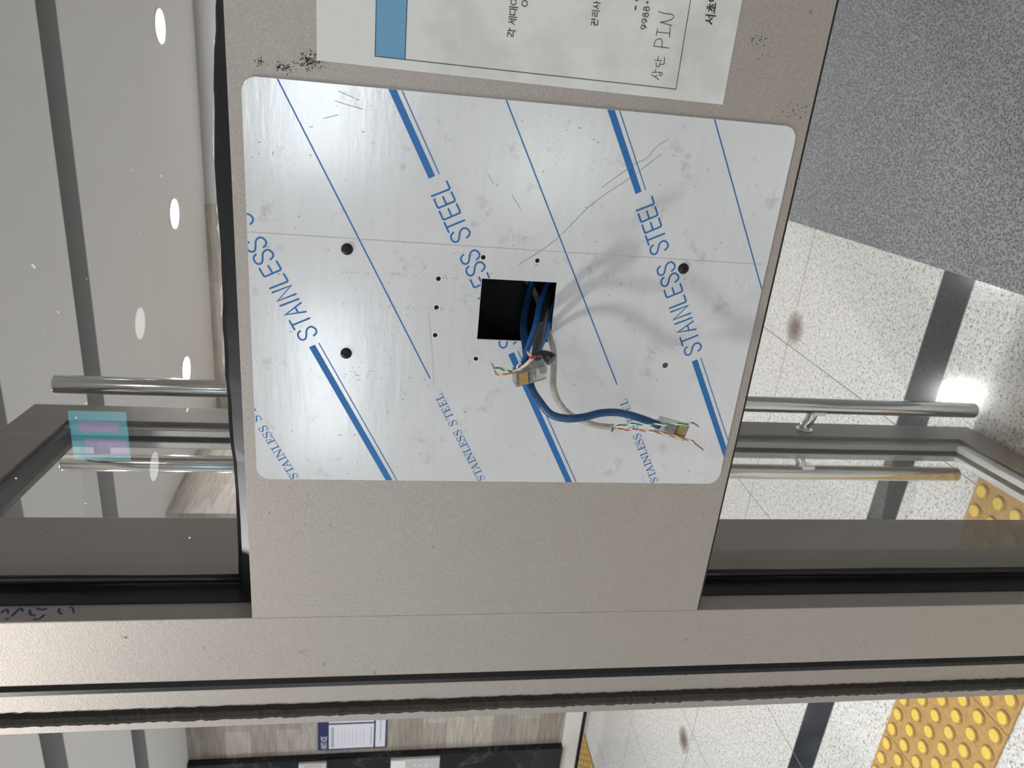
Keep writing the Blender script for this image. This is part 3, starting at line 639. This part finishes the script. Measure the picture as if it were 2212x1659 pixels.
# ------------------------------------------------------------------ cables through the cutout
PT = {
 'A': [(0.176, 0.060, 1.196), (0.151, 0.052, 1.1992), (0.1404, 0.047, 1.2018), (0.1296, 0.03, 1.2063), (0.1261, 0.0, 1.2116), (0.1204, -0.026, 1.2134), (0.1122, -0.04, 1.2138), (0.1018, -0.05, 1.2115), (0.0945, -0.056, 1.206), (0.0873, -0.06, 1.1983), (0.0864, -0.064, 1.1879), (0.0877, -0.064, 1.1763), (0.0893, -0.06, 1.1632), (0.0878, -0.056, 1.1489), (0.0821, -0.052, 1.1318), (0.0761, -0.05, 1.1169)],
 'B': [(0.178, 0.055, 1.180), (0.1536, 0.045, 1.1862), (0.1471, 0.035, 1.1909), (0.1402, 0.015, 1.1983), (0.1358, -0.005, 1.2033), (0.1321, -0.02, 1.2078), (0.1271, -0.032, 1.2125), (0.1212, -0.04, 1.216), (0.1163, -0.045, 1.2195), (0.1127, -0.047, 1.2213)],
 'C': [(0.156, 0.045, 1.170), (0.1418, 0.03, 1.1819), (0.1348, 0.02, 1.1873), (0.1311, 0.004, 1.1934), (0.1246, -0.010, 1.1983), (0.1211, -0.022, 1.2034), (0.1185, -0.034, 1.2060), (0.1172, -0.044, 1.2062), (0.1160, -0.0528, 1.2055)],
 'D': [(.158, .064, 1.212), (.148, .0635, 1.203), (.1405, .056, 1.197), (0.1344, 0.042, 1.194), (0.1286, 0.018, 1.194), (0.124, -0.002, 1.1933), (0.1183, -0.018, 1.1923), (0.1072, -0.03, 1.193), (0.0989, -0.037, 1.1937), (0.09, -0.042, 1.1907), (0.0813, -0.045, 1.1826), (0.0762, -0.045, 1.172), (0.0715, -0.043, 1.1608), (0.0699, -0.042, 1.1491)],
 'E': [(.178, .052, 1.172), (0.1552, 0.04, 1.1822), (0.1487, 0.03, 1.1877), (0.1425, 0.008, 1.1949), (0.1376, -0.01, 1.2), (0.1354, -0.022, 1.2032)],
 'Esleeve': [(0.1388, -0.024, 1.2036), (0.1354, -0.03, 1.2059), (0.1311, -0.036, 1.2075), (0.1276, -0.042, 1.2097), (0.1244, -0.048, 1.212)],
 'tape': [(0.1225, -0.05, 1.2131), (0.1254, -0.052, 1.2115), (0.1277, -0.054, 1.2093), (0.1284, -0.056, 1.2066), (0.1276, -0.058, 1.2044), (0.1262, -0.060, 1.2020)],
 'pairgreen': [(0.0708, -0.043, 1.1488), (0.073, -0.046, 1.1455), (0.0776, -0.052, 1.1395), (0.0806, -0.058, 1.131), (0.0835, -0.064, 1.1224), (0.0851, -0.066, 1.1117), (0.085, -0.064, 1.0983)],
 'coppergreen': [(0.085, -0.064, 1.0983), (0.0842, -0.064, 1.0964), (0.082, -0.063, 1.0936)],
 'pairorange': [(0.0697, -0.043, 1.1487), (0.0692, -0.044, 1.141), (0.0703, -0.046, 1.1315), (0.0712, -0.05, 1.1208), (0.0723, -0.056, 1.1127), (0.0706, -0.058, 1.1035), (0.0679, -0.056, 1.0947), (0.0653, -0.055, 1.0904)],
 'copperorange': [(0.0653, -0.055, 1.0904), (0.0626, -0.054, 1.0867), (0.0588, -0.053, 1.0817)],
 'wgreen': [(0.1165, -0.052, 1.2199), (0.1147, -0.052, 1.2226), (0.1138, -0.052, 1.2253), (0.1139, -0.052, 1.2281), (0.1151, -0.052, 1.2313), (0.1161, -0.052, 1.2345), (0.1154, -0.052, 1.2387)],
 'worange': [(0.1182, -0.053, 1.2203), (0.1158, -0.053, 1.2228), (0.1139, -0.053, 1.2254), (0.112, -0.053, 1.2299), (0.1115, -0.052, 1.2341), (0.1125, -0.052, 1.2366), (0.1145, -0.052, 1.238)],
 'wtip1': [(0.1154, -0.052, 1.2387), (0.1174, -0.052, 1.2395), (0.1195, -0.052, 1.2408)],
 'wtip2': [(0.1148, -0.052, 1.2381), (0.1168, -0.052, 1.2385), (0.119, -0.052, 1.2395)],
 'wwhite1': [(0.1264, -0.056, 1.2145), (0.1241, -0.056, 1.2164), (0.1207, -0.055, 1.2186), (0.1178, -0.053, 1.2205)],
 'wwhite2': [(0.1259, -0.057, 1.2136), (0.1239, -0.057, 1.2156), (0.1204, -0.056, 1.2182), (0.1172, -0.053, 1.2205)],
 'wbrown': [(0.1249, -0.056, 1.2127), (0.1222, -0.056, 1.2156), (0.1187, -0.054, 1.2183), (0.1165, -0.053, 1.2216)],
 'wred': [(0.1276, -0.058, 1.217), (0.1267, -0.059, 1.2159), (0.1268, -0.059, 1.2144), (0.1279, -0.058, 1.2128)],
 'wcream': [(0.1275, -0.05, 1.2167), (0.1276, -0.054, 1.2164), (0.1271, -0.056, 1.2151)],
 'wblue': [(0.1151, -0.052, 1.2214), (0.1174, -0.053, 1.2233), (0.1197, -0.053, 1.2226), (0.1205, -0.053, 1.2208)],
}
_c = Vector((.3004, -.5163, 1.3086))
for q_ in ('wgreen', 'worange', 'wtip1', 'wtip2', 'wwhite1', 'wwhite2', 'wbrown', 'wred', 'wcream', 'wblue', 'tape'):
    PT[q_] = [tuple(_c + (Vector(p_) - _c) * .972) for p_ in PT[q_]]      # this bundle lies over the plug, nearer the viewer
def cable(name, key, rad, material, label, cat='cable'):
    pts = PT[key]; root = tag(empty(name, pts[0]), label, cat)
    bm = bmesh.new(); tube(bm, catmull(pts, 10), rad, 18); rel(bm_obj('cable_jacket', bm, material, smooth=False), root); return root
def part_tube(name, root, key, rad, material, n=10, **kw):
    bm = bmesh.new(); tube(bm, catmull(PT[key], 8), rad, n, **kw); return rel(bm_obj(name, bm, material), root)
def part_twist(name, root, key, mats, r=.0005, sep=.00048, pitch=.011):
    bm = bmesh.new(); twisted(bm, PT[key], r, sep, pitch, list(range(len(mats)))); return rel(bm_obj(name, bm, [M[q] for q in mats]), root)
def rj45(root, tip, back, wdir, label=None):
    """clear modular plug: length tip-back, width along wdir, contacts on the camera side"""
    tip, back = Vector(tip), Vector(back); a = (tip - back).normalized(); w_ = Vector(wdir); w_ = (w_ - a * w_.dot(a)).normalized(); n_ = a.cross(w_)
    if n_.y > 0: n_ = -n_                       # n_ faces the viewer
    F = Matrix(((a.x, w_.x, n_.x, 0), (a.y, w_.y, n_.y, 0), (a.z, w_.z, n_.z, 0), (0, 0, 0, 1))); F.translation = back
    bm = bmesh.new(); Ln = .0215
    # hollow clear shell built from walls, stepped like a modular plug
    box(bm, 0, Ln, -.00585, -.0049, -.0040, .0030, M4=F, bev=.0002); box(bm, 0, Ln, .0049, .00585, -.0040, .0030, M4=F, bev=.0002)
    box(bm, 0, Ln, -.0049, .0049, -.0040, -.0031, M4=F); box(bm, 0, Ln * .55, -.0049, .0049, .0021, .0030, M4=F)
    box(bm, Ln * .55, Ln, -.0049, .0049, .0008, .0017, M4=F); box(bm, Ln - .0012, Ln, -.0049, .0049, -.0031, .0008, M4=F)
    for i in range(9): box(bm, Ln * .58, Ln - .0002, -.0049 + i * .00118 - .00012, -.0049 + i * .00118 + .00012 , .0017, .0030, M4=F)
    box(bm, Ln * .30, Ln * .36, -.0049, .0049, -.0031, .0008, M4=F)
    bmesh.ops.recalc_face_normals(bm, faces=bm.faces[:])
    p_ = rel(bm_obj('modular_plug', bm, M['plug']), root)
    if label: p_['label'] = label
    for i in range(8):
        bm = bmesh.new(); yy = -.0049 + .00059 + i * .00118
        box(bm, Ln * .62, Ln - .0016, yy - .00030, yy + .00030, .0012, .0031, M4=F); o_ = rel(bm_obj('contact', bm, M['gold']), root)
        o_.parent = p_; o_.matrix_parent_inverse = Matrix.Identity(4)
    bm = bmesh.new(); box(bm, -.001, Ln * .62, -.0026, .0026, -.0062, -.0052, M4=F, bev=.0003); box(bm, Ln * .6, Ln * .68, -.0026, .0026, -.0055, -.0040, M4=F)
    o_ = bm_obj('latch', bm, M['plug']); o_.parent = p_
    bm = bmesh.new()
    for i in range(8):
        yy = -.0049 + .00059 + i * .00118
        P = [F @ Vector((.006, yy * .5, -.001)), F @ Vector((.011, yy * .85, -.0005)), F @ Vector((.0195, yy, -.0003))]
        tube(bm, catmull(P, 4), .00042, 6, mi=i % 4)
    o_ = bm_obj('inner_wires', bm, [M['worange'], M['wwhite'], M['wgreen'], M['wblue']]); o_.parent = p_
    return p_
cA = cable('network_cable', 'A', .0027, M['bluejacket'], 'dark blue network cable curving out past the grey one, clear plug at its lower end')
rj45(cA, (.0708, -.0495, 1.0962), (.0762, -.0495, 1.1170), (1, .12, 0))
cB = cable('network_cable', 'B', [.0028, .0028, .0028, .0027, .0026, .0024, .0022, .0016, .0010, .0007], M['bluejacket2'], 'bright blue cable whose stripped end spreads into green, orange and white wires')
part_twist('green_white_pair', cB, 'wgreen', ['wgreen', 'wwhite'], pitch=.009)
part_twist('orange_white_pair', cB, 'worange', ['worange', 'wwhite'], pitch=.012)
part_tube('white_wire', cB, 'wwhite1', .0005, M['wwhite']); part_tube('white_wire', cB, 'wwhite2', .0005, M['wwhite'])
part_tube('brown_wire', cB, 'wbrown', .00045, M['wbrown']); part_tube('blue_wire', cB, 'wblue', .0005, M['wwhite'])
part_tube('bare_copper_tip', cB, 'wtip1', .0003, M['copper']); part_tube('bare_copper_tip', cB, 'wtip2', .0003, M['copper'])
cC = cable('network_cable', 'C', .0026, M['bluejacket2'], 'short blue cable behind the black tape, ending in the clear plug just below the cutout')
rj45(cC, (.1125, -.0570, 1.2225), (.1165, -.0525, 1.2045), (1, -.25, .10))
cD = cable('network_cable', 'D', .0023, M['greyjacket'], 'grey network cable with stripped end and bare green and orange pairs')
part_twist('green_white_pair', cD, 'pairgreen', ['wgreen', 'wwhite']); part_twist('orange_white_pair', cD, 'pairorange', ['worange', 'wwhite'])
part_twist('bare_copper_tip', cD, 'coppergreen', ['copper', 'copper'], .0003, .0003, .004); part_twist('bare_copper_tip', cD, 'copperorange', ['copper', 'copper'], .0003, .0003, .004)
bm = bmesh.new()
for d in ((0, .0030, .0035), (.0012, .0012, .002), (-.001, -.0004, .001), (.0006, -.002, .0028)):
    P = Vector(PT['D'][-1]); tube(bm, [P + Vector((d[0], 0, .001)), P + Vector((d[0] * 1.5, -.0012, -.0012)), P + Vector((d[0] * 2 + d[1], -.0022, -.0002))], .00045, 6, mi=0 if d[0] == 0 else 1)
rel(bm_obj('cut_wire_stub', bm, [mat('pale_blue_wire', (.35, .55, .65), .4), M['blackjacket']]), cD)
cE = cable('power_cable', 'E', .0025, M['blackjacket'], 'black cable in the cutout ending in a dark shrink sleeve and black tape')
part_tube('shrink_sleeve', cE, 'Esleeve', [.0029, .0033, .0034, .0032, .0024, .0017], M['sleeve'], 16)
part_tube('tape_wrap', cE, 'tape', [.0017, .0024, .0026, .0028, .0040, .0042], M['tape'], 16)
part_tube('red_wire', cE, 'wred', .00065, M['wred']); part_tube('cream_wire', cE, 'wcream', .0008, M['wcream'])

# ------------------------------------------------------------------ open glass door leaf, seen through the sidelight
th = math.radians(5.1)
leaf = struct(empty('door_1', (-.2835, .09, .014))); leaf.rotation_euler = (0, 0, th)      # local +y runs along the leaf, -x is its thickness
LW, LT, LH = .785, .048, 1.93
def lbox(name, b, material, bev=.0008, extra=()):
    bm = bmesh.new(); box(bm, *b, bev=bev)
    for e_ in extra: box(bm, *e_, bev=bev)
    return bm_obj(name, bm, material, leaf)
lbox('closing_stile', (-LT, 0, LW - .077, LW, 0, LH), M['powder_grey'])
lbox('hinge_stile', (-LT, 0, .0, .077, 0, LH), M['powder_grey'])
lbox('top_rail', (-LT, 0, .077, LW - .077, LH - .084, LH), M['powder_grey'])
lbox('bottom_rail', (-LT, 0, .077, LW - .077, 0, .078), M['powder_grey'])
B0, B1, b0, b1 = .077, LW - .077, .078, LH - .084
bm = bmesh.new(); bg = bmesh.new(); w_ = .024
for x0, x1 in ((-.019, -.006), (-.042, -.029)):
    box(bg, x0, x1, B1 - w_, B1, b0, b1, bev=.002); box(bg, x0, x1, B0, B0 + w_, b0, b1, bev=.002); box(bm, x0, x1, B0 + w_, B1 - w_, b0, b0 + w_, bev=.002)
bm_obj('glazing_bead', bm, M['silver'], leaf); bm_obj('side_bead', bg, mat('grey_bead', (.30, .30, .29), .4, .4), leaf)
lbox('top_bead', (-.042, -.006, B0 + w_, B1 - w_, b1 - .014, b1), mat('shaded_bead', (.08, .08, .085), .5))  # coloured dark for the shade on its underside
lbox('door_glass', (-.029, -.019, B0 + .002, B1 - .002, b0 + .002, b1 - .002), M['glass'], 0)
# hinge-side edge: pale strip, pile seal and strip as seen beyond the post
lbox('edge_strip', (-.0245, -.004, -.003, -.0002, 0, LH), M['powder'], .0006)
lbox('edge_strip', (-.048, -.037, -.003, -.0002, 0, LH), M['powder'], .0006)
lbox('edge_shade_strip', (-.004, .0004, -.0028, .012, 0, LH), M['black'], 0)  # black strip stands in for the shadowed leaf edge beside the post
bm = bmesh.new(); n_ = 520; prev = None
for i in range(n_ + 1):
    z = LH * i / n_; j1, j2 = random.uniform(-.0008, .0008), random.uniform(-.0008, .0008)
    cur = [bm.verts.new((-.0375 + j1 * .6, -.0025, z)), bm.verts.new((-.036 + j1, -.0075 + j2, z)), bm.verts.new((-.031, -.0095 + j1, z)), bm.verts.new((-.0265 + j2, -.0075, z)), bm.verts.new((-.0235 + j2 * .9, -.003, z))]
    if prev:
        for a in range(4): bm.faces.new((prev[a], cur[a], cur[a + 1], prev[a + 1]))
    prev = cur
bm_obj('pile_seal', bm, M['brush'], leaf)
def handle(side):
    xc = .055 if side > 0 else -LT - .048; yc = LW - .045
    bm = bmesh.new(); z0, z1 = .035, 1.875; R = .0163
    P = [Vector((xc, yc, z0 + .004)), Vector((xc, yc, z0 + .02)), Vector((xc, yc, (z0 + z1) / 2)), Vector((xc, yc, z1 - .02)), Vector((xc, yc, z1 - .004))]
    tube(bm, [Vector((xc, yc, z0)), Vector((xc, yc, z0 + .0015)), Vector((xc, yc, z0 + .004))] + [Vector((xc, yc, z0 + .004 + (z1 - z0 - .008) * i / 20)) for i in range(1, 20)] + [Vector((xc, yc, z1 - .004)), Vector((xc, yc, z1 - .0015)), Vector((xc, yc, z1))], [R * .86, R * .96] + [R] * 40 + [R * .96, R * .86], 28)
    h = bm_obj('pull_handle', bm, M['chrome'], leaf)
    for zb in (.42, 1.52):
        bm = bmesh.new(); s = 1 if side > 0 else -1; xf = 0 if side > 0 else -LT
        P = [Vector((xf, yc + .004, zb)), Vector((xf + s * .012, yc + .003, zb)), Vector((xf + s * .026, yc, zb - .006)), Vector((xc - s * .010, yc, zb - .010))]
        tube(bm, catmull(P, 5), [.012, .0105, .0105, .012], 14); tube(bm, [Vector((xf + s * .0002, yc + .004, zb)), Vector((xf + s * .003, yc + .004, zb))], .017, 20)
        box(bm, xc - .0185 if s > 0 else xc + .003, xc - .003 if s > 0 else xc + .0185, yc - .012, yc + .012, zb - .034, zb - .004, bev=.002)
        bm_obj('bracket', bm, M['chrome'], h)
handle(1); handle(-1)
bm = bmesh.new(); tube(bm, [Vector((.001, .05, .03)), Vector((.014, .05, .03))], .006, 12); bm_obj('door_bumper', bm, M['silver'], leaf)

# ------------------------------------------------------------------ floor things
mt = boxo('doormat', (0, 1.45, .0, 2.35, 0, .010), M['mat'], bev=.002); mt.location = (-.015, .30, .0005); mt.rotation_euler = (0, 0, math.radians(2.6))
tag(mt, 'dark grey coil doormat lying on the granite floor below the crossbar', 'doormat')
def tactile(x, y, label, cols=6):
    bm = bmesh.new(); box(bm, 0, .2985 if cols == 6 else cols * .05, 0, .2985, 0, .004, bev=.0006)
    n = 20
    for i in range(cols):
        for j_ in range(6):
            cx_, cy_ = .0243 + i * .05, .0243 + j_ * .05
            rings = []
            for r, z in ((.0175, .004), (.0172, .0055), (.0155, .0082), (.0128, .0090)): rings.append([bm.verts.new((cx_ + r * math.cos(2 * math.pi * q / n), cy_ + r * math.sin(2 * math.pi * q / n), z)) for q in range(n)])
            for ri, (a, b) in enumerate(zip(rings, rings[1:])):
                for q in range(n):
                    f = bm.faces.new((a[q], a[(q + 1) % n], b[(q + 1) % n], b[q])); f.material_index = 0
            bm.faces.new(rings[-1]).material_index = 1
    o_ = bm_obj('tactile_paving_tile', bm, [M['tact'], M['tactdot']]); o_.location = (x, y, .0003)
    return tag(o_, label, 'paving tile', 'yellow tactile tiles on the floor')
tx = -1.1905
labs = {0: 'yellow dotted tactile tile beyond the post, with a seam at both ends in view', 1: 'yellow dotted tactile tile by the frame edge, nearest the metal post', 2: 'yellow dotted tactile tile seen through the door glass under its bottom rail'}
tactile(tx, .506, labs[0]); tactile(tx + .3, .506, labs[1]); tactile(tx + .6, .506, labs[2], 4)
tactile(tx - .3, .506, 'yellow dotted tactile tile at the bottom edge of the photo, left of the seamed one')
tactile(tx - .6, .506, 'yellow dotted tactile tile just past the photo edge, next to last of the strip')
tactile(tx - .9, .506, 'yellow dotted tactile tile past the photo edge, at the far left end of the strip')
tactile(-3.83, 2.655, 'yellow tactile tile at the foot of the wood-clad wall, below the notice board')
for i, w_ in enumerate(('first', 'second', 'third', 'fourth', 'fifth')): tactile(-1.1905 + .3 * i, -.70, 'yellow tactile tile in front of the glass, %s from the left' % w_)

# ------------------------------------------------------------------ far wall: notice board, call plates
nb = tag(empty('notice_board', (-3.37, 2.995, 1.235)), 'navy-edged notice board with white sheets on the wood-clad wall', 'notice board')
bx0, bx1, bz0, bz1 = -3.62, -3.12, 1.235, 1.643
rel(boxo('board_back', (bx0, bx1, 2.988, 2.9995, bz0, bz1), M['navy'], bev=.002), nb)
def sheet(x0, x1, z0, z1, n='white_sheet', m_='whiteprint'): return rel(boxo(n, (x0, x1, 2.9865, 2.988, z0, z1), M[m_]), nb)
sheet(bx0 + .012, bx0 + .205, 1.312, 1.578); sheet(bx0 + .218, bx1 - .012, 1.312, 1.578); sheet(bx0 + .012, bx1 - .012, 1.243, 1.302, 'lower_strip')
bm = bmesh.new(); YB = 2.9862
stroke(bm, [(bx0 + .022, 1.556), (bx0 + .185, 1.556)], .018, YB, False); stroke(bm, [(bx0 + .03, 1.328), (bx0 + .18, 1.328)], .006, YB, False)
for i in range(8): stroke(bm, [(bx0 + .035, 1.525 - i * .022), (bx0 + .16, 1.525 - i * .022)], .002, YB, False)
stroke(bm, [(bx0 + .06, 1.272), (bx0 + .3, 1.272)], .006, YB, False)
rel(bm_obj('sheet_print', bm, M['greyprint']), nb)
bm = bmesh.new()
LET = {'N': [[(0, 0), (0, 1), (.8, 0), (.8, 1)]], 'O': [[(0, .2), (0, .8), (.2, 1), (.6, 1), (.8, .8), (.8, .2), (.6, 0), (.2, 0), (0, .2)]], 'T': [[(0, 1), (.8, 1)], [(.4, 0), (.4, 1)]], 'I': [[(.4, 0), (.4, 1)]], 'C': [[(.8, .85), (.6, 1), (.2, 1), (0, .8), (0, .2), (.2, 0), (.6, 0), (.8, .15)]], 'E': [[(.8, 1), (0, 1), (0, 0), (.8, 0)], [(0, .5), (.6, .5)]]}
for i, ch in enumerate('NOTICE'):
    for P in LET[ch]: stroke(bm, [(bx0 + .014 + i * .0175 + a * .0135, 1.592 + b * .03) for a, b in P], .0042, 2.9876)
rel(bm_obj('notice_heading', bm, M['whiteprint']), nb)
def plate_thing(name, x0, z0, x1, z1, label, split=None):
    r_ = tag(empty(name, ((x0 + x1) / 2, 2.955, z0)), label, 'call plate')
    rel(boxo('faceplate', (x0, x1, 2.935, 2.9545, z0, z1), M['silver'], bev=.003), r_)
    if split:
        rel(boxo('white_cover', (x0 + .004, x1 - .004, 2.9315, 2.9349, split, z1 - .004), M['white'], bev=.001), r_)
        for i in range(4):
            bm = bmesh.new(); tube(bm, [Vector(((x0 + x1) / 2, 2.9349, z0 + .045 + i * .036)), Vector(((x0 + x1) / 2, 2.9325, z0 + .045 + i * .036))], .009, 16); rel(bm_obj('button', bm, M['white']), r_)
    else:
        rel(boxo('display', (x0 + .012, x1 - .012, 2.933, 2.9349, z0 + .03, z1 - .03), M['wall'], bev=.001), r_)
plate_thing('floor_display', -3.82, 1.588, -3.668, 1.75, 'silver display plate on the black marble, higher of the two plates')
plate_thing('call_button_plate', -3.77, .905, -3.668, 1.205, 'long silver button plate with a white cover on the black marble', 1.115)
# lit display high on the camera-side wall, mirrored in the sidelight
sr = tag(empty('lit_display', (-.79, -1.5, 2.04)), 'teal and lilac lit display reflected in the glass above the crossbar', 'display')
rel(boxo('display_casing', (-.872, -.708, -1.53, -1.501, 2.034, 2.196), M['blackmatte'], bev=.003), sr)
rel(boxo('teal_screen', (-.868, -.712, -1.5005, -1.499, 2.038, 2.192), M['screen']), sr)
rel(boxo('lilac_window', (-.85, -.80, -1.4989, -1.498, 2.045, 2.155), M['screenp']), sr); rel(boxo('lilac_window', (-.775, -.745, -1.4989, -1.498, 2.06, 2.17), M['screenp']), sr)
rel(boxo('hanging_rod', (-.795, -.785, -1.52, -1.51, 2.196, ZC), M['silver']), sr)
